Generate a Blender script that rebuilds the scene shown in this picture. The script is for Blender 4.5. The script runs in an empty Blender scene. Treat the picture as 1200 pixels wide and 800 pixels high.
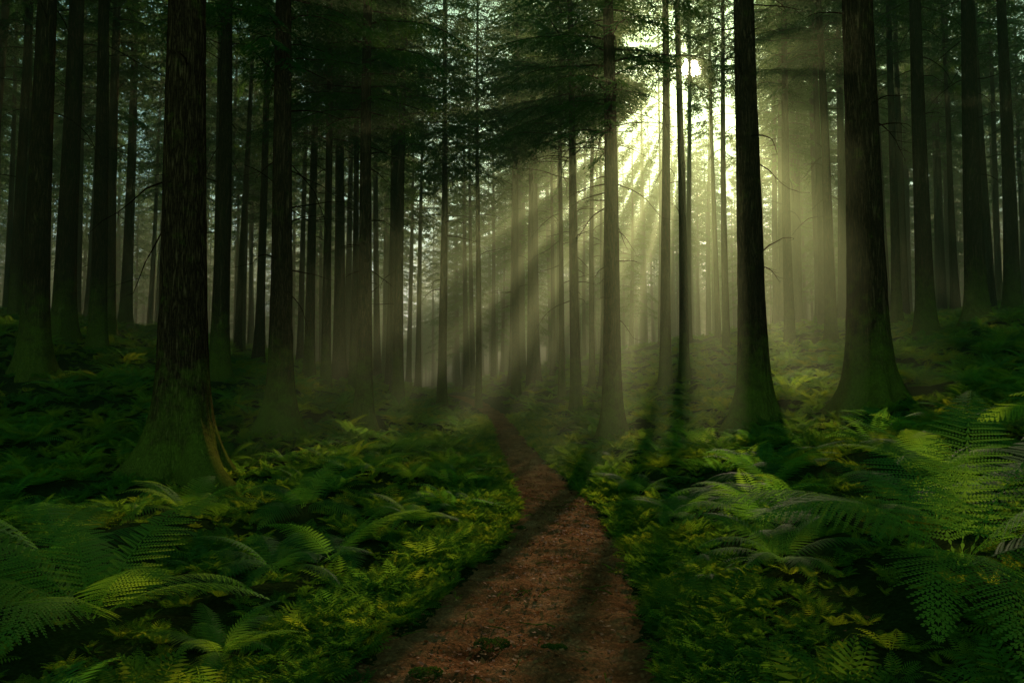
import bpy, math, random
import numpy as np
from mathutils import Vector, noise as mn
rng=np.random.default_rng(7); random.seed(7)
scene=bpy.context.scene
scene.view_settings.view_transform='Standard'; scene.view_settings.look='None'; scene.view_settings.exposure=0; scene.view_settings.gamma=1
R=math.radians
CAMZ=1.6
SUN=np.array([210,910,379.]); SUN=SUN/np.linalg.norm(SUN)
# ------------------------------------------------------------ terrain
def sm(t): 
    t=np.clip(t,0,1); return t*t*(3-2*t)
PY=np.array([-60,0,4.5,6.2,8,10.7,15,20,25,30,36,45,70,200.]); PX=np.array([-1.5,-.5,-.12,.2,.45,.66,.40,.0,-.25,-.7,-1.5,-3.2,-8,-30.])
_yy=np.linspace(-60,200,2601); _cc=np.interp(_yy,PY,PX); _k=np.ones(15)/15; _cc2=np.convolve(np.pad(_cc,7,mode='edge'),_k,mode='valid')
def pc(y): return np.interp(y,_yy,_cc2)
def pw(y): return np.interp(y,[-60,4.5,6,8,11,25,60],[1.2,1.12,.98,.80,.62,.45,.45])
def bumps(x,y):
    return (.05*np.sin(1.3*x+.7*y+1)+.04*np.sin(-.9*x+1.7*y+2)+.03*np.sin(2.9*x+2.1*y)+.02*np.sin(4.3*x-3.7*y+1.3)
            +.012*np.sin(8.1*x+6.3*y)+.01*np.sin(-9.7*x+7.9*y+.5))
def H0(x,y):
    x=np.asarray(x,float); y=np.asarray(y,float)
    s=x-pc(y); h=1.5*sm((y-7)/42)+16*sm((y-115)/110)
    kl=.04+.20*sm((y-10)/12); kr=.24+0*y
    l=np.clip(-s-1.,0,None); r=np.clip(s-.8,0,None)
    l=np.where(l>14,14+(l-14)*.35,l); r=np.where(r>14,14+(r-14)*.4,r)
    e=sm((np.abs(s)-.4)/1.5)
    return h+kl*l+kr*r+bumps(x,y)*(.25+.75*e)+.45*e*bumps(x*.35+3,y*.35)*2
def H(x,y):
    s=np.abs(np.asarray(x)-pc(y)); w=pw(y)
    return H0(x,y)-.10*(1-sm((s-w*.55)/(w*.5)))
# gaps in the canopy: world points on the ground that the sun reaches, radius of the gap
GAPS=[(-5.4,17,0,.5),(.62,11.2,0,.7),(-2.2,12.0,.3,1.3),(-1.1,8.6,.2,1.),
 (3.3,12.5,.4,1.),(7,19,.3,.9),(2.6,8.,.4,.9),(-2.9,5.4,.4,1.1),(2.9,5.2,.6,.9),(-4.6,11.6,.2,.9),(.0,6.4,0,.55),(9.5,25,.3,.6),(-3.6,9.4,.3,1.),(5.4,10.0,.4,.9),
 (-9.5,20,.3,.6),(12.5,22,.3,.7),(-.2,15.5,0,.5),(.4,8.8,0,.5),(2.0,17,.2,.5),(-3.2,15.,.2,.8),(1.9,13,.2,.5),(-4.5,7.,.4,.8),(4.4,7.6,.5,.8),(6.6,13.,.4,.8),(.0,4.9,0,.4)]
GAPS=[(x,y,float(H(x,y))+z,r) for x,y,z,r in GAPS]+[(0,0,CAMZ,.42)]
GP=np.array([g[:3] for g in GAPS]); GR=np.array([g[3] for g in GAPS])
# long slots cut through the crowns to fan out sun shafts: direction across the sun axis (deg), half width
UX=np.cross(SUN,[0,0,1.]); UX/=np.linalg.norm(UX); VX=np.cross(UX,SUN)
SLOTS=[(9,.12),(14,.20),(22,.36),(29,.16),(36,.44),(45,.26),(54,.20),(-17,.12)]
prg=np.random.default_rng(99)
def keepmask(C):
    k=np.ones(len(C),bool); rn=.45+.9*prg.random(len(C))
    for p,r in zip(GP,GR):
        d=C-p; al=d@SUN; pe=np.linalg.norm(d-al[:,None]*SUN,axis=1); k&=~((pe<r*(.4+.6*rn))&(al>0))
    d=C-np.array([0,0,CAMZ]); u=d@UX; v=d@VX
    for a,w in SLOTS:
        a=R(a); dx,dy=-math.sin(a),-math.cos(a); al=u*dx+v*dy; pe=np.abs(u*dy-v*dx); k&=~((al>1.)&(al<16)&(pe<w*(.6+al*.06)*rn*1.15))
    return k
# ------------------------------------------------------------ mesh helpers
def mkfast(name,V,Q,mats,mi=None,smooth=False,link=True):
    V=np.ascontiguousarray(V,dtype=np.float32); Q=np.ascontiguousarray(Q,dtype=np.int32)
    me=bpy.data.meshes.new(name); me.vertices.add(len(V)); me.vertices.foreach_set('co',V.ravel())
    me.loops.add(Q.size); me.loops.foreach_set('vertex_index',Q.ravel()); me.polygons.add(len(Q)); me.polygons.foreach_set('loop_start',np.arange(0,Q.size,4,dtype=np.int32))
    for m in mats: me.materials.append(m)
    if mi is not None: me.polygons.foreach_set('material_index',np.asarray(mi,dtype=np.int32))
    me.polygons.foreach_set('use_smooth',np.full(len(Q),smooth,dtype=bool))
    me.update(calc_edges=True)
    ob=bpy.data.objects.new(name,me)
    if link: scene.collection.objects.link(ob)
    return ob
def mk(name,V,F,mats,mi=None,smooth=False,link=True): return mkfast(name,V,np.asarray(F),mats,mi,smooth,link)
class Kites:
    def __init__(s): s.P=[];s.D=[];s.W=[]
    def add(s,P,D,W): s.P.append(P);s.D.append(D);s.W.append(W)
    def arr(s,mid=.42):
        P=np.array(s.P).reshape(-1,3);D=np.array(s.D).reshape(-1,3);W=np.array(s.W).reshape(-1,3)
        n=len(P); V=np.empty((n,4,3)); V[:,0]=P;V[:,1]=P+D*mid+W;V[:,2]=P+D;V[:,3]=P+D*mid-W
        return V.reshape(-1,3), np.arange(n*4).reshape(n,4)
def nrm(v): 
    v=np.asarray(v,float); return v/(np.linalg.norm(v,axis=-1,keepdims=True)+1e-9)
def tube(pts,rad,n=4):
    pts=np.asarray(pts,float); V=[];F=[]
    for i,p in enumerate(pts):
        t=nrm(pts[min(i+1,len(pts)-1)]-pts[max(i-1,0)])
        a=np.cross(t,[0,0,1.]); 
        if np.linalg.norm(a)<.05: a=np.array([1.,0,0])
        a=nrm(a); b=np.cross(t,a)
        for k in range(n):
            an=2*math.pi*k/n; V.append(p+(a*math.cos(an)+b*math.sin(an))*rad[i])
    for i in range(len(pts)-1):
        for k in range(n):
            F.append([i*n+k,i*n+(k+1)%n,(i+1)*n+(k+1)%n,(i+1)*n+k])
    return V,F
class Acc:
    def __init__(s): s.V=[];s.F=[];s.M=[];s.n=0
    def add(s,V,F,m):
        V=np.asarray(V,float).reshape(-1,3); F=np.asarray(F).reshape(-1,4)
        s.V.append(V); s.F.append(F+s.n); s.M.append(np.full(len(F),m,dtype=np.int32)); s.n+=len(V)
    def data(s): return np.concatenate(s.V),np.concatenate(s.F),np.concatenate(s.M)
    def obj(s,name,mats,smooth=False,link=True):
        V,F,M=s.data(); return mkfast(name,V,F,mats,M,smooth,link)
# ------------------------------------------------------------ materials
def newmat(name):
    m=bpy.data.materials.new(name); m.use_nodes=True; nt=m.node_tree; nt.nodes.clear()
    return m,nt,nt.nodes,nt.links
def ramp(N,cols):
    r=N.new('ShaderNodeValToRGB'); e=r.color_ramp.elements
    while len(e)<len(cols): e.new(.5)
    for i,(p,c) in enumerate(cols): e[i].position=p; e[i].color=(*c,1)
    return r
def leafmat(name,c1,c2,c3,tr,trans=.45,scale=1.2,rough=.7,spec=True):
    m,nt,N,L=newmat(name)
    geo=N.new('ShaderNodeNewGeometry'); nz=N.new('ShaderNodeTexNoise'); nz.inputs['Scale'].default_value=scale; nz.inputs['Detail'].default_value=3
    L.new(geo.outputs['Position'],nz.inputs['Vector'])
    oi=N.new('ShaderNodeObjectInfo'); ad=N.new('ShaderNodeMath'); ad.operation='MULTIPLY_ADD'; ad.inputs[1].default_value=.3; 
    L.new(oi.outputs['Random'],ad.inputs[0]); L.new(nz.outputs['Fac'],ad.inputs[2])
    sb=N.new('ShaderNodeMath'); sb.operation='SUBTRACT'; sb.inputs[1].default_value=.15; L.new(ad.outputs[0],sb.inputs[0])
    r=ramp(N,[(.3,c1),(.5,c2),(.7,c3)]); L.new(sb.outputs[0],r.inputs['Fac'])
    if spec:
        p=N.new('ShaderNodeBsdfPrincipled'); p.inputs['Roughness'].default_value=rough; p.inputs['Specular IOR Level'].default_value=.08; L.new(r.outputs['Color'],p.inputs['Base Color'])
    else:
        p=N.new('ShaderNodeBsdfDiffuse'); L.new(r.outputs['Color'],p.inputs['Color'])
    o=N.new('ShaderNodeOutputMaterial')
    if trans==0: L.new(p.outputs[0],o.inputs['Surface']); return m
    t=N.new('ShaderNodeBsdfTranslucent'); mx=N.new('ShaderNodeMix'); mx.data_type='RGBA'; mx.blend_type='MULTIPLY'; mx.inputs[0].default_value=1
    L.new(r.outputs['Color'],mx.inputs[6]); mx.inputs[7].default_value=(*tr,1); L.new(mx.outputs[2],t.inputs['Color'])
    ms=N.new('ShaderNodeMixShader'); ms.inputs[0].default_value=trans; L.new(p.outputs[0],ms.inputs[1]); L.new(t.outputs[0],ms.inputs[2])
    L.new(ms.outputs[0],o.inputs['Surface'])
    return m
fern_m=leafmat('fern_leaf',(.038,.14,.028),(.06,.19,.032),(.12,.24,.032),(3.6,2.7,1.0),.58,.8)
cover_m=leafmat('undergrowth_leaf',(.03,.105,.020),(.062,.155,.022),(.13,.20,.024),(3.6,2.7,.9),.58,.7,spec=False)
needle_m=leafmat('conifer_needles',(.016,.065,.022),(.028,.095,.024),(.055,.125,.022),(2.8,2.2,.8),.45,.5,spec=False)
far_m=leafmat('far_conifer_needles',(.02,.085,.028),(.03,.115,.028),(.055,.145,.026),(2.8,2.2,.8),.40,.5,spec=False)
moss_m=leafmat('moss',(.03,.06,.01),(.05,.09,.012),(.08,.12,.015),(1.5,1.4,.8),.2,6,.9)
litter_m=leafmat('leaf_litter_brown',(.08,.034,.012),(.19,.09,.032),(.38,.20,.075),(1.2,1.,.8),.15,9,.8)
def barkmat(name):
    m,nt,N,L=newmat(name)
    tc=N.new('ShaderNodeTexCoord'); mp=N.new('ShaderNodeMapping'); mp.inputs['Scale'].default_value=(1,1,.09); L.new(tc.outputs['Object'],mp.inputs['Vector'])
    w=N.new('ShaderNodeTexNoise'); w.inputs['Scale'].default_value=9; w.inputs['Detail'].default_value=5; L.new(mp.outputs[0],w.inputs['Vector'])
    ma=N.new('ShaderNodeMix'); ma.data_type='RGBA'; ma.blend_type='LINEAR_LIGHT'; ma.inputs[0].default_value=.16; L.new(mp.outputs[0],ma.inputs[6]); L.new(w.outputs['Color'],ma.inputs[7])
    v=N.new('ShaderNodeTexVoronoi'); v.feature='DISTANCE_TO_EDGE'; v.inputs['Scale'].default_value=21; L.new(ma.outputs[2],v.inputs['Vector'])
    n2=N.new('ShaderNodeTexNoise'); n2.inputs['Scale'].default_value=24; n2.inputs['Detail'].default_value=7; n2.inputs['Roughness'].default_value=.65; L.new(tc.outputs['Object'],n2.inputs['Vector'])
    cr=ramp(N,[(0,(.024,.014,.008)),(.15,(.065,.037,.019)),(.5,(.145,.085,.045))]); L.new(v.outputs['Distance'],cr.inputs['Fac'])
    sx=N.new('ShaderNodeSeparateXYZ'); L.new(tc.outputs['Object'],sx.inputs[0])
    n3=N.new('ShaderNodeTexNoise'); n3.inputs['Scale'].default_value=3.5; n3.inputs['Detail'].default_value=8; n3.inputs['Roughness'].default_value=.7; L.new(tc.outputs['Object'],n3.inputs['Vector'])
    mr=N.new('ShaderNodeMapRange'); mr.inputs[1].default_value=0; mr.inputs[2].default_value=2.2; mr.inputs[3].default_value=.82; mr.inputs[4].default_value=.38; L.new(sx.outputs['Z'],mr.inputs[0])
    s=N.new('ShaderNodeMath'); s.operation='ADD'; L.new(mr.outputs[0],s.inputs[0]); L.new(n3.outputs['Fac'],s.inputs[1])
    mr2=N.new('ShaderNodeMapRange'); mr2.inputs[1].default_value=.94; mr2.inputs[2].default_value=1.25; mr2.inputs[4].default_value=.9; L.new(s.outputs[0],mr2.inputs[0])
    mm=N.new('ShaderNodeMix'); mm.data_type='RGBA'; L.new(mr2.outputs[0],mm.inputs[0]); L.new(cr.outputs[0],mm.inputs[6]); mm.inputs[7].default_value=(.12,.15,.018,1)
    mul=N.new('ShaderNodeMix'); mul.data_type='RGBA'; mul.blend_type='MULTIPLY'; mul.inputs[0].default_value=.8
    r2=ramp(N,[(.3,(.55,.55,.55)),(.7,(1.3,1.27,1.22))]); L.new(n2.outputs['Fac'],r2.inputs['Fac']); L.new(mm.outputs[2],mul.inputs[6]); L.new(r2.outputs[0],mul.inputs[7])
    p=N.new('ShaderNodeBsdfDiffuse'); L.new(mul.outputs[2],p.inputs['Color'])
    hs=N.new('ShaderNodeMath'); hs.operation='MULTIPLY_ADD'; hs.inputs[1].default_value=.4; L.new(n2.outputs['Fac'],hs.inputs[0])
    vm=N.new('ShaderNodeMapRange'); vm.inputs[2].default_value=.3; L.new(v.outputs['Distance'],vm.inputs[0]); L.new(vm.outputs[0],hs.inputs[2])
    b=N.new('ShaderNodeBump'); b.inputs['Strength'].default_value=.8; b.inputs['Distance'].default_value=.03; L.new(hs.outputs[0],b.inputs['Height']); L.new(b.outputs[0],p.inputs['Normal'])
    o=N.new('ShaderNodeOutputMaterial'); L.new(p.outputs[0],o.inputs['Surface'])
    return m
bark_m=barkmat('fir_bark')
def soilmat(name,cols,sc,bump):
    m,nt,N,L=newmat(name)
    g=N.new('ShaderNodeNewGeometry')
    a=N.new('ShaderNodeTexNoise'); a.inputs['Scale'].default_value=sc; a.inputs['Detail'].default_value=9; a.inputs['Roughness'].default_value=.65; L.new(g.outputs['Position'],a.inputs['Vector'])
    r=ramp(N,cols); L.new(a.outputs['Fac'],r.inputs['Fac'])
    v=N.new('ShaderNodeTexVoronoi'); v.inputs['Scale'].default_value=38; L.new(g.outputs['Position'],v.inputs['Vector'])
    r2=ramp(N,[(0,(1.5,1.4,1.3)),(.5,(.75,.75,.75)),(1,(.4,.4,.4))]); L.new(v.outputs['Distance'],r2.inputs['Fac'])
    mu=N.new('ShaderNodeMix'); mu.data_type='RGBA'; mu.blend_type='MULTIPLY'; mu.inputs[0].default_value=.7; L.new(r.outputs[0],mu.inputs[6]); L.new(r2.outputs[0],mu.inputs[7])
    p=N.new('ShaderNodeBsdfDiffuse'); L.new(mu.outputs[2],p.inputs['Color'])
    n=N.new('ShaderNodeTexNoise'); n.inputs['Scale'].default_value=22; n.inputs['Detail'].default_value=8; n.inputs['Roughness'].default_value=.7; L.new(g.outputs['Position'],n.inputs['Vector'])
    b=N.new('ShaderNodeBump'); b.inputs['Strength'].default_value=1; b.inputs['Distance'].default_value=bump; L.new(n.outputs['Fac'],b.inputs['Height']); L.new(b.outputs[0],p.inputs['Normal'])
    o=N.new('ShaderNodeOutputMaterial'); L.new(p.outputs[0],o.inputs['Surface']); return m
ground_m=soilmat('forest_floor',[(.3,(.014,.022,.007)),(.5,(.028,.048,.012)),(.7,(.04,.07,.014))],1.6,.05)
path_m=soilmat('path_soil',[(.32,(.11,.048,.019)),(.5,(.26,.125,.05)),(.68,(.42,.23,.10))],2.2,.06)
# ------------------------------------------------------------ ground + path
def axis(segs):
    out=[]
    for a,b,s in segs: out+=list(np.arange(a,b,s))
    out.append(segs[-1][1]); return np.array(out)
def grid(xs,ys,fz):
    X,Y=np.meshgrid(xs,ys); Z=fz(X,Y); V=np.stack([X,Y,Z],-1).reshape(-1,3)
    nx,ny=len(xs),len(ys); i=np.arange(nx*ny).reshape(ny,nx)
    F=np.stack([i[:-1,:-1],i[:-1,1:],i[1:,1:],i[1:,:-1]],-1).reshape(-1,4); return V,F
gx=axis([(-400,-100,50),(-100,-30,5),(-30,-10,.8),(-10,10,.16),(10,30,.8),(30,100,5),(100,400,50)])
gy=axis([(-300,-60,40),(-60,0,3),(0,22,.16),(22,60,.7),(60,240,4),(240,600,60)])
V,F=grid(gx,gy,lambda x,y:H(x,y)); mk('forest_ground',V,F,[ground_m],smooth=True)
us=np.linspace(-1,1,61); ys=axis([(-12,3,.3),(3,12,.03),(12,20,.08),(20,60,.25)])
U,Y=np.meshgrid(us,ys); Wd=pw(Y)*(1.12+.1*np.sin(2.3*Y+np.sign(U)*2)+.07*np.sin(5.1*Y+np.sign(U)))
X=pc(Y)+U*Wd; Z=H0(X,Y)-.035-.05*np.abs(U)**6
for a in range(Z.shape[0]):
    for b in range(Z.shape[1]): 
        q=Vector((X[a,b],Y[a,b],0)); Z[a,b]+=.05*mn.noise(q*2.3)+.03*mn.noise(q*7)+.016*mn.noise(q*18)
Vp=np.stack([X,Y,Z],-1).reshape(-1,3); i=np.arange(X.size).reshape(X.shape)
Fp=np.stack([i[:-1,:-1],i[:-1,1:],i[1:,1:],i[1:,:-1]],-1).reshape(-1,4)
mk('forest_path',Vp,Fp,[path_m],smooth=True)
K=Kites()
for _ in range(20000):
    y=3+ (rng.random()**1.7)*25; x=pc(y)+rng.normal()*pw(y)*.75
    a=rng.random()*6.28; l=.012+.036*rng.random()**1.5; d=np.array([math.cos(a),math.sin(a),rng.normal()*.3])*l
    w=np.array([-math.sin(a),math.cos(a),rng.normal()*.5])*l*(.10 if rng.random()<.5 else .36)
    K.add([x,y,float(H0(x,y))-.022+.022*rng.random()],d,w)
V,F=K.arr(); mk('leaf_litter',V,F,[litter_m])
# fallen twigs
a=Acc()
for _ in range(90):
    y=3.5+rng.random()**1.4*11; x=pc(y)+rng.normal()*pw(y)*.6; an=rng.random()*6.28; l=.08+.3*rng.random()**2; z=float(H0(x,y))-.012; p=np.array([x,y,z]); P=[p]
    for k in range(4): an+=rng.normal()*.25; p=p+np.array([math.cos(an),math.sin(an),0])*l/4; p[2]=float(H0(p[0],p[1]))-.008+.01*rng.random(); P.append(p.copy())
    V,F=tube(P,np.linspace(.006,.002,5),4); a.add(V,F,0)
a.obj('fallen_twigs',[bark_m])
# ------------------------------------------------------------ ferns
def frond(K,S,L,n,az,e0,e1,width,detail,base=(0,0,0),roll=0.,bend=0.):
    A=np.array([math.cos(az),math.sin(az),0]); B=np.array([-math.sin(az),math.cos(az),0]); Zv=np.array([0,0,1.])
    p=np.array(base,float); ds=L/n
    for k in range(n):
        t=(k+.5)/n; e=e0+(e1-e0)*(t**1.15)
        ab=bend*t; A2=A*math.cos(ab)+B*math.sin(ab); B2=-A*math.sin(ab)+B*math.cos(ab)
        T=A2*math.cos(e)+Zv*math.sin(e); Nn=-A2*math.sin(e)+Zv*math.cos(e)
        Sd=B2*math.cos(roll)+Nn*math.sin(roll); Nn=np.cross(T,Sd)
        if Nn[2]<0: Nn=-Nn
        S.add(p,T*ds*1.05,Sd*(.006*(1-t)+.0015)); 
        if t>.1:
            u=(t-.1)/.9; pr=(math.sin(math.pi*min(1,(u*.93+.05))**.62)**.85 if u<.98 else .08)
            l=width*max(pr,.06)*(1+.08*rng.normal())
            for sgn in (-1,1):
                a=R(14+30*t); D=nrm(Sd*sgn*math.cos(a)+T*math.sin(a)-Nn*(.12+.1*rng.random()))
                if not detail:
                    K.add(p,D*l-Nn*l*.1,T*ds*.40)
                else:
                    m=max(3,int(l/.0135)); Pp=nrm(T-D*np.dot(T,D)); hw=ds*.47
                    S.add(p,D*l-Nn*l*.12,Pp*.0022)
                    for j in range(m):
                        uu=(j+.4)/m; q=p+D*l*uu-Nn*(.12*l*uu*uu)
                        pl=hw*(1-uu**2.2)*.98+.0025
                        for s2 in (-1,1):
                            dd=nrm(Pp*s2+D*.55-Nn*.12)*pl
                            K.add(q,dd,D*(l/m)*.50)
        p=p+T*ds
def fern_mesh(name,nf,L,n,width,detail,mat,seed,spread=1.,link=False):
    global rng
    rng=np.random.default_rng(seed); K=Kites();S=Kites()
    for f in range(nf):
        az=2*math.pi*f/nf+rng.normal()*.22; inner=rng.random()
        e0=R(36+32*inner); e1=e0-R(65+35*rng.random())*spread
        frond(K,S,L*(.75+.35*rng.random()),n,az,e0,e1,width*(.85+.3*rng.random()),detail,(.03*math.cos(az),.03*math.sin(az),0),rng.normal()*.2,rng.normal()*.25)
    a=Acc(); V,F=K.arr(.45); a.add(V,F,0); V,F=S.arr(.5); a.add(V,F,0)
    return a.obj(name,[mat],link=link)
hi=[fern_mesh('fern_hi_%d'%i,[10,9,11,9][i],[1.0,1.1,.9,1.15][i],26,[.20,.22,.18,.23][i],True,fern_m,20+i) for i in range(4)]
lo=[fern_mesh('fern_lo_%d'%i,[9,11,8,12][i],[.8,.7,.95,.75][i],20,[.15,.13,.18,.14][i],False,[fern_m,cover_m][i%2],40+i) for i in range(4)]
tiny=[fern_mesh('cover_%d'%i,[12,9,14][i],[.34,.42,.3][i],11,[.10,.12,.09][i],False,cover_m,60+i,.8) for i in range(3)]
def scatter(name,objs,pts):
    P=np.array([p[:3] for p in pts]); me=bpy.data.meshes.new(name); me.from_pydata(P.tolist(),[],[])
    a=me.attributes.new('rot','FLOAT_VECTOR','POINT'); a.data.foreach_set('vector',np.array([p[3] for p in pts],dtype=np.float32).ravel())
    a=me.attributes.new('scl','FLOAT_VECTOR','POINT'); a.data.foreach_set('vector',np.array([p[4] for p in pts],dtype=np.float32).ravel())
    a=me.attributes.new('vr','INT','POINT'); a.data.foreach_set('value',np.array([p[5] for p in pts],dtype=np.int32))
    ob=bpy.data.objects.new(name,me); scene.collection.objects.link(ob)
    ng=bpy.data.node_groups.new(name+'_gn','GeometryNodeTree')
    ng.interface.new_socket('Geometry',in_out='INPUT',socket_type='NodeSocketGeometry'); ng.interface.new_socket('Geometry',in_out='OUTPUT',socket_type='NodeSocketGeometry')
    N=ng.nodes;L=ng.links; gi=N.new('NodeGroupInput'); go=N.new('NodeGroupOutput'); j=N.new('GeometryNodeJoinGeometry')
    def na(n,t):
        x=N.new('GeometryNodeInputNamedAttribute'); x.data_type=t; x.inputs['Name'].default_value=n; return x.outputs['Attribute']
    r=na('rot','FLOAT_VECTOR'); s=na('scl','FLOAT_VECTOR'); v=na('vr','INT')
    for k,o in enumerate(objs):
        c=N.new('FunctionNodeCompare'); c.data_type='INT'; c.operation='EQUAL'; L.new(v,c.inputs[2]); c.inputs[3].default_value=k
        oi=N.new('GeometryNodeObjectInfo'); oi.inputs['Object'].default_value=o; oi.inputs['As Instance'].default_value=True
        ip=N.new('GeometryNodeInstanceOnPoints'); L.new(gi.outputs[0],ip.inputs['Points']); L.new(c.outputs[0],ip.inputs['Selection']); L.new(oi.outputs['Geometry'],ip.inputs['Instance'])
        L.new(r,ip.inputs['Rotation']); L.new(s,ip.inputs['Scale']); L.new(ip.outputs[0],j.inputs[0])
    L.new(j.outputs[0],go.inputs[0]); md=ob.modifiers.new('scatter','NODES'); md.node_group=ng
    return ob
rng=np.random.default_rng(5)
# ------------------------------------------------------------ trees
# x, y, radius, crown base height, dead branches, flare
TR=[(-5.05,12.2,.34,13,8,2.1),(-10.8,18,.27,12,8,.9),(-12.4,22,.27,12,6,.6),(-11,21,.19,11,6,.5),(-13.2,26,.18,10,4,.5),(-16.3,26,.17,9,4,.5),
(-7.7,21,.22,9,10,.6),(-4.75,16.2,.22,7.6,16,1.3),(-7.0,27.5,.17,8,8,.5),(-5.8,25,.14,8,8,.5),(-5.3,26.5,.12,8.5,8,.5),(-3.55,19,.17,7.4,14,1.1),
(-3.7,26,.16,8.5,10,.5),(-2.6,30,.16,9,8,.5),(-1.4,33,.12,10,8,.5),(.15,36,.17,11,8,.5),(2.05,25,.16,8.0,10,.5),(2.4,19,.21,7.0,14,.9),
(1.9,31,.11,9,6,.5),(3.2,32,.11,9,6,.5),(5.05,26,.17,13,8,.5),(5.85,27,.15,13,6,.5),(4.8,16,.27,9.6,10,1.),(10.5,30,.18,10,8,.5),
(11.3,28,.18,10,8,.5),(6.5,14.5,.33,11.,10,1.1),(12.2,23.5,.24,10,8,.6),(13.8,23.5,.27,11,8,.7),(17.7,28,.24,12,6,.5),(14.3,29.5,.16,10,6,.5),
(8.6,32,.14,11,6,.5)]
CH=15.
def crown(seed,nb,rad,dens,klen,kw):
    rg=np.random.default_rng(seed); K=Kites(); a=Acc()
    for b in range(nb):
        f=(b+rg.random())/nb; z=f*CH; az=b*2.4+rg.normal()*.3
        L=rad*(1-.85*f**1.3)*(.65+.5*rg.random())*(1 if f>.12 else .6+3*f)
        e0=R(8+22*f+rg.normal()*8); e1=e0-R(38+rg.random()*20); n=7; p=np.array([0,0,z]); pts=[p]; ts=[]
        for k in range(n):
            e=e0+(e1-e0)*k/n; azk=az+.15*rg.normal(); T=np.array([math.cos(azk)*math.cos(e),math.sin(azk)*math.cos(e),math.sin(e)]); p=p+T*L/n; pts.append(p); ts.append(T)
        V,F=tube(pts,np.linspace(.028,.005,n+1)*(.5+L/4),3); a.add(V,F,0)
        nt=max(4,int(L*dens))
        for j in range(nt):
            t=.12+.88*(j+rg.random())/nt; k=min(n-1,int(t*n)); q=pts[k]+(pts[k+1]-pts[k])*(t*n-k); T=ts[k]; Sd=nrm(np.cross(T,[0,0,1.]))
            for s in (-1,1):
                tl=(.16+.26*L*(1-t)*.9)*(.6+.7*rg.random()); aa=R(50+rg.normal()*12)
                D=nrm(Sd*s*math.sin(aa)+T*math.cos(aa)+np.array([0,0,-.25-.3*rg.random()])); m=max(3,int(tl/(klen*.42)))
                u=((np.arange(m)+.3)/m)[:,None]; s2=np.where(np.arange(m)%2,1,-1)[:,None]; Pp=nrm(np.cross(D,[0,0,1.]))
                qq=q+D*tl*u+np.array([0,0,-.25*tl])*u*u
                dd=nrm(D*.8+Pp*s2*.8+rg.normal(size=(m,3))*.22+np.array([0,0,-.15]))
                K.P.append(qq); K.D.append(dd*klen*(.7+.6*rg.random((m,1)))); K.W.append(nrm(np.cross(dd,rg.normal(size=(m,3))*.5+np.array([0,0,1.])))*kw)
    K.P=np.concatenate(K.P);K.D=np.concatenate(K.D);K.W=np.concatenate(K.W)
    V,F=K.arr(.4); a.add(V,F,1)
    return a
def xform(V,loc,rz,sc,tilt=(0,0)):
    c,s=math.cos(rz),math.sin(rz); V=V*np.array(sc); x=V[:,0]*c-V[:,1]*s; y=V[:,0]*s+V[:,1]*c
    return np.stack([x+tilt[0]*V[:,2]+loc[0],y+tilt[1]*V[:,2]+loc[1],V[:,2]+loc[2]],-1)
def prune(V,F,M):
    C=V[F[:,0]]; k=keepmask(C)|(M==0); return F[k],M[k]
crowns=[crown(100+i,120,[3.1,2.7,3.4,2.9][i],9,.12,.020).data() for i in range(4)]
def trunk(R0,Ht,flare,seg,zs,seed,amp,lean):
    ph=seed*1.7; th=np.linspace(0,2*np.pi,seg,endpoint=False); V=[]
    lob=[(3,.5,ph),(5,.35,ph*2.3),(7,.25,ph*3.1)]
    for z in zs:
        tp=max(.08,1-(max(z,0)/Ht)**1.1*.93); fl=flare*math.exp(-max(z+.15,0)/.5)+.22*math.exp(-max(z,0)/1.8)
        ox=lean[0]*z+.03*math.sin(z*.35+ph); oy=lean[1]*z+.03*math.sin(z*.3+ph*2)
        for t in th:
            lo_=sum(w*math.cos(k*t+f) for k,w,f in lob)
            r=R0*tp*(1+fl*(1+.75*lo_*math.exp(-max(z,0)/1.2))+.035*math.sin(3*t+z*.2+ph))
            if amp>0:
                c,s=math.cos(t),math.sin(t); rr=R0*13
                v=mn.noise(Vector((c*rr+ph,s*rr,z*.9))); v2=mn.noise(Vector((c*rr*2.3,s*rr*2.3+ph,z*2.2)))
                r+=amp*((1-abs(v)*2.6)*.55+v2*.35)
            V.append((ox+r*math.cos(t),oy+r*math.sin(t),z))
    n=len(zs); i=np.arange(n*seg).reshape(n,seg); j=np.roll(i,-1,1)
    F=np.stack([i[:-1],j[:-1],j[1:],i[1:]],-1).reshape(-1,4)
    return np.array(V),F
def deadbr(R0,n,z0,z1,rg,lean):
    a=Acc()
    for b in range(n):
        z=z0+(z1-z0)*rg.random()**.8; az=rg.random()*6.28; L=.5+1.5*rg.random()**1.4; e=R(rg.normal()*14+5); p=np.array([lean[0]*z,lean[1]*z,z])+np.array([math.cos(az),math.sin(az),0])*R0*.5
        pts=[p]; m=6
        for k in range(m):
            az+=rg.normal()*.12; e+=R(-5+rg.normal()*7); p=p+np.array([math.cos(az)*math.cos(e),math.sin(az)*math.cos(e),math.sin(e)])*(L/m+R0*.5/m); pts.append(p)
            if k>1 and rg.random()<.7:
                az2=az+rg.choice([-1,1])*(.6+.4*rg.random()); l2=L*.35*rg.random()+.08; q=p+np.array([math.cos(az2),math.sin(az2),-.3])*l2
                V,F=tube([p,(p+q)/2+rg.normal(size=3)*.015,q],[.006,.004,.002],3); a.add(V,F,0)
        V,F=tube(pts,np.linspace(.02,.004,m+1),4); a.add(V,F,0)
    return a
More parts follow.
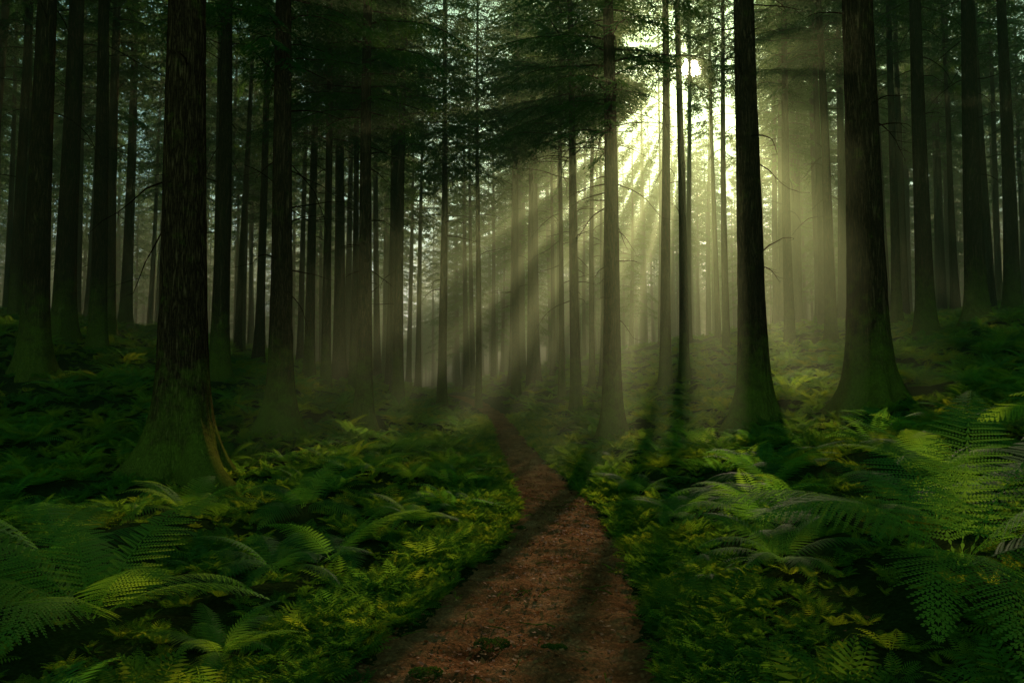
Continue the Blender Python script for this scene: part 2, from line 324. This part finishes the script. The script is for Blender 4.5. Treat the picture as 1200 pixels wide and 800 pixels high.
for k,(x,y,r,cb,nd,fl) in enumerate(TR):
    rg=np.random.default_rng(300+k); Ht=cb+CH; lean=(rg.normal()*.006,rg.normal()*.006)
    near=y<17.5
    zs=np.concatenate([np.arange(-.5,1.5,.05),np.arange(1.5,12,.07),np.linspace(12,Ht,14)]) if near else np.concatenate([np.arange(-.5,1.5,.12),np.arange(1.5,14,.6),np.linspace(14,Ht,8)])
    V,F=trunk(r,Ht,fl,110 if near else 24,zs,k+1.,.024 if near else 0,lean)
    ob=mk('fir_tree',V,F,[bark_m],smooth=True); z=float(H(x,y)); ob.location=(x,y,z-.02)
    s=.9+.25*rg.random(); cV,cF,cM=crowns[k%4]; V=xform(cV,(x+lean[0]*cb,y+lean[1]*cb,z+cb),rg.random()*6.28,(s,s,1)); F,M=prune(V,cF,cM)
    c=mkfast('crown',V-np.array([x,y,z-.02]),F,[bark_m,needle_m],M); c.parent=ob
    d=deadbr(r,nd+4,2.8 if nd>8 else 4.,cb+1,rg,lean).obj('dead_branches',[bark_m]); d.parent=ob
full=[];fulld=[]
CBS=[8,10,12,9,11,2.5,4]
for i in range(7):
    cb=CBS[i]; a=crown(200+i,85,[2.8,3.0,2.6,3.1,2.8,3.0,3.2][i],6,.20,.045)
    for v in a.V: v[:,2]+=cb
    V,F=trunk(.17,cb+CH,.6,14,np.concatenate([[-.5,0,.15,.3,.6,1.,2.],np.linspace(3,cb+CH,14)]),i+50.,0,(0,0)); a.add(V,F,0)
    fulld.append(a.data()); full.append(a.obj('distant_fir_%d'%i,[bark_m,far_m],link=False))
pts=[];placed=[(t[0],t[1]) for t in TR]; corr=Acc(); ncor=0
rg=np.random.default_rng(11); tries=0; hl=math.hypot(SUN[0],SUN[1]); sx_,sy_=SUN[0]/hl,SUN[1]/hl
while tries<22000 and len(pts)+ncor<1150:
    tries+=1; y=6+rg.random()*140; x=(rg.random()-.5)*2*(22+max(y,0)*.72)
    if y<28 and abs(x)<.68*max(y,0)+2.5: continue
    if abs(x-pc(y))<1.3: continue
    if y<14 and rg.random()<.5: continue
    md=1.75 if y<60 else 2.1
    if any((x-a)**2+(y-b)**2<md*md for a,b in placed): continue
    bad=False; incor=False; h=float(H(x,y))
    for (px,py,pz,rr) in GAPS:
        dx,dy=x-px,y-py; al=dx*sx_+dy*sy_; pe=abs(dx*sy_-dy*sx_)
        if al>0:
            hz=pz+al*SUN[2]/hl-h
            if hz<20 and pe<.18: bad=True
            if hz<34 and pe<3.6+rr: incor=True
    al=x*sx_+y*sy_; pe=x*sy_-y*sx_
    if -16<pe<14 and al<100: incor=True
    if bad: continue
    placed.append((x,y)); s=.8+.45*rg.random(); w=s*(.75+.5*rg.random()**1.5)
    v=int(rg.integers(5)) if (y<55 or (y<95 and rg.random()<.7)) else 5+int(rg.integers(2))
    rz=rg.random()*6.28; tl=(rg.normal()*.012,rg.normal()*.012)
    if incor and y<95:
        V,F,M=fulld[v]; V=xform(V,(x,y,h),rz,(w,w,s),tl); F,M=prune(V,F,M); corr.add(V,F,0); corr.M[-1]=M; ncor+=1
    else: pts.append((x,y,h,(tl[0],tl[1],rz),(w,w,s),v))
print('distant',len(pts),'corridor',ncor,corr.n); scatter('distant_trees',full,pts); corr.obj('distant_trees',[bark_m,far_m])
alltr=[(t[0],t[1],t[2]) for t in TR]
# ------------------------------------------------------------ near ferns
NF=[(-2.7,5.2,1.45,0),(-1.75,7.9,1.0,1),(-1.75,4.9,.6,2),(-4.1,7.2,1.2,3),(-1.15,9.4,.8,0),(-2.6,10.0,1.0,1),(-1.5,12,.8,2),(-4.3,4.9,1.1,1),
(2.2,7.1,1.0,3),(3.3,6.3,1.35,0),(2.5,4.5,1.5,1),(4.3,8.2,1.3,2),(1.9,9.0,.9,0),(5.1,6.4,1.3,3),(4.3,4.8,1.2,2),(3.2,9.9,1.05,1),(5.6,9.4,1.1,0),(-3.6,8.9,1.0,2),(1.8,11.4,.8,3),(1.9,5.7,.7,0),(-1.9,6.5,.75,3)]
nfp=[]
for k,(x,y,s,v) in enumerate(NF):
    o=bpy.data.objects.new('fern',hi[v].data); scene.collection.objects.link(o); o.location=(x,y,float(H(x,y))+.08)
    o.scale=(s,s,s*.9); o.rotation_euler=(rng.normal()*.08,rng.normal()*.08,rng.random()*6.28); nfp.append((x,y,s))
pts=[];rg=np.random.default_rng(21)
def okk(x,y,m,tm=1.5):
    if abs(x-pc(y))<pw(y)+m: return False
    if x*x+y*y<3.4**2: return False
    if y<1.5 and abs(x)<2.5: return False
    if (x+4.7)**2+(y-11.2)**2<1.5**2: return False
    return all((x-a)**2+(y-b+.3)**2>(r*tm+.55)**2 for a,b,r in alltr)
for _ in range(5400):
    y=1+rg.random()**1.1*44; x=(rg.random()-.5)*2*(6+y*.75)
    if not okk(x,y,.3,2.4): continue
    if any((x-a)**2+(y-b)**2<(.95*s_)**2 for a,b,s_ in nfp): continue
    s=.5+.5*rg.random()
    if abs(x-pc(y))<pw(y)+.7: s*=.65
    pts.append((x,y,float(H(x,y))-.02,(rg.normal()*.15,rg.normal()*.15,rg.random()*6.28),(s,s,s*(.7+.4*rg.random())),int(rg.integers(4))))
for _ in range(2500):
    y=-20+rg.random()*110; x=(rg.random()-.5)*2*(20+abs(y)*.6)
    if (1<y<45 and abs(x)<6+y*.75) or not okk(x,y,.5): continue
    s=.9+.7*rg.random(); pts.append((x,y,float(H(x,y))-.02,(0,0,rg.random()*6.28),(s,s,s),int(rg.integers(4))))
print('ferns',len(pts)); scatter('fern_undergrowth',lo,pts)
pts=[]
for _ in range(12500):
    y=2.5+rg.random()**1.3*26; x=(rg.random()-.5)*2*(4+y*.6)
    if rg.random()<.5: x=pc(y)+rg.choice([-1,1])*(pw(y)*.88+abs(rg.normal())*.35)
    if abs(x-pc(y))<pw(y)*(.80+.13*math.sin(3*y+(1 if x>pc(y) else 4))+.08*math.sin(8*y)): continue
    if x*x+y*y<2.2**2: continue
    s=(.4+.55*rg.random()); 
    if abs(x-pc(y))<pw(y)+.3: s*=.3+.4*rg.random()
    if any((x-a)**2+(y-b)**2<(.8*s_)**2 for a,b,s_ in nfp): s*=.5
    pts.append((x,y,float(H(x,y))-.01,(rg.normal()*.2,rg.normal()*.2,rg.random()*6.28),(s,s,s),int(rg.integers(3))))
scatter('ground_cover_plants',tiny,pts)
for (x,y,s) in [(-.13,5.35,.10),(-.5,4.75,.085),(.27,5.25,.07),(.1,9.6,.05)]:
    K=Kites(); z=float(H0(x,y))-.03
    for _ in range(1500):
        a=rg.random()*6.28; e=math.asin(rg.random()); n=np.array([math.cos(a)*math.cos(e),math.sin(a)*math.cos(e),math.sin(e)]); q=n*np.array([s*1.2,s,s*.45])*(.85+.2*math.sin(3*a+x))
        d=nrm(n+rg.normal(size=3)*.6)*.013; K.add(q,d,nrm(np.cross(d,rg.normal(size=3)))*.0035)
    V,F=K.arr(); o=mk('moss_mound',V,F,[moss_m]); o.location=(x,y,z)
# ------------------------------------------------------------ mist
m,nt,N,L=newmat('mist_air'); MC=(.76,1.,.48,1); DEN=.0108
vs=N.new('ShaderNodeVolumeScatter'); vs.inputs['Color'].default_value=MC; vs.inputs['Density'].default_value=DEN; vs.inputs['Anisotropy'].default_value=.57
o=N.new('ShaderNodeOutputMaterial'); L.new(vs.outputs[0],o.inputs['Volume'])
bx=[(x,y,z) for z in (-6,22) for y in (12.5,145) for x in (-90,90)]
mk('forest_mist',bx,[[0,2,3,1],[4,5,7,6],[0,1,5,4],[2,6,7,3],[0,4,6,2],[1,3,7,5]],[m])
# ------------------------------------------------------------ light
az=math.atan2(SUN[0],SUN[1]); el=math.asin(SUN[2])
w=bpy.data.worlds.new('World'); scene.world=w; w.use_nodes=True; nt=w.node_tree; nt.nodes.clear(); N=nt.nodes; L=nt.links
sk=N.new('ShaderNodeTexSky'); sk.sky_type='NISHITA'; sk.sun_disc=False; sk.sun_elevation=el; sk.sun_rotation=az; sk.dust_density=1
bg=N.new('ShaderNodeBackground'); bg.inputs[1].default_value=.15; wo=N.new('ShaderNodeOutputWorld')
mx=N.new('ShaderNodeMix'); mx.data_type='RGBA'; mx.blend_type='MULTIPLY'; mx.inputs[0].default_value=1; mx.inputs[7].default_value=(.66,1.05,.56,1)
L.new(sk.outputs[0],mx.inputs[6]); L.new(mx.outputs[2],bg.inputs[0])
# the sun's disc as part of the sky
tc=N.new('ShaderNodeTexCoord'); dt=N.new('ShaderNodeVectorMath'); dt.operation='DOT_PRODUCT'; L.new(tc.outputs['Generated'],dt.inputs[0]); dt.inputs[1].default_value=tuple(SUN)
mr=N.new('ShaderNodeMapRange'); mr.interpolation_type='SMOOTHSTEP'; mr.inputs[1].default_value=math.cos(R(.75)); mr.inputs[2].default_value=math.cos(R(.4)); mr.inputs[4].default_value=26.; L.new(dt.outputs['Value'],mr.inputs[0])
b2=N.new('ShaderNodeBackground'); b2.inputs[0].default_value=(1,.86,.58,1); L.new(mr.outputs[0],b2.inputs[1])
ad=N.new('ShaderNodeAddShader'); L.new(bg.outputs[0],ad.inputs[0]); L.new(b2.outputs[0],ad.inputs[1]); L.new(ad.outputs[0],wo.inputs[0])
sl=bpy.data.lights.new('sun_light','SUN'); sl.energy=5; sl.angle=R(.9); sl.color=(1,.82,.46); so=bpy.data.objects.new('sun_light',sl); scene.collection.objects.link(so)
so.rotation_euler=Vector(SUN).to_track_quat('Z','Y').to_euler(); so.location=(20,80,60)
# ------------------------------------------------------------ camera
cd=bpy.data.cameras.new('camera'); cd.lens=28; cd.clip_end=2000; cd.clip_start=.05; co=bpy.data.objects.new('camera',cd); scene.collection.objects.link(co)
co.location=(0,0,CAMZ); co.rotation_euler=(R(90+3.7),0,0); scene.camera=co
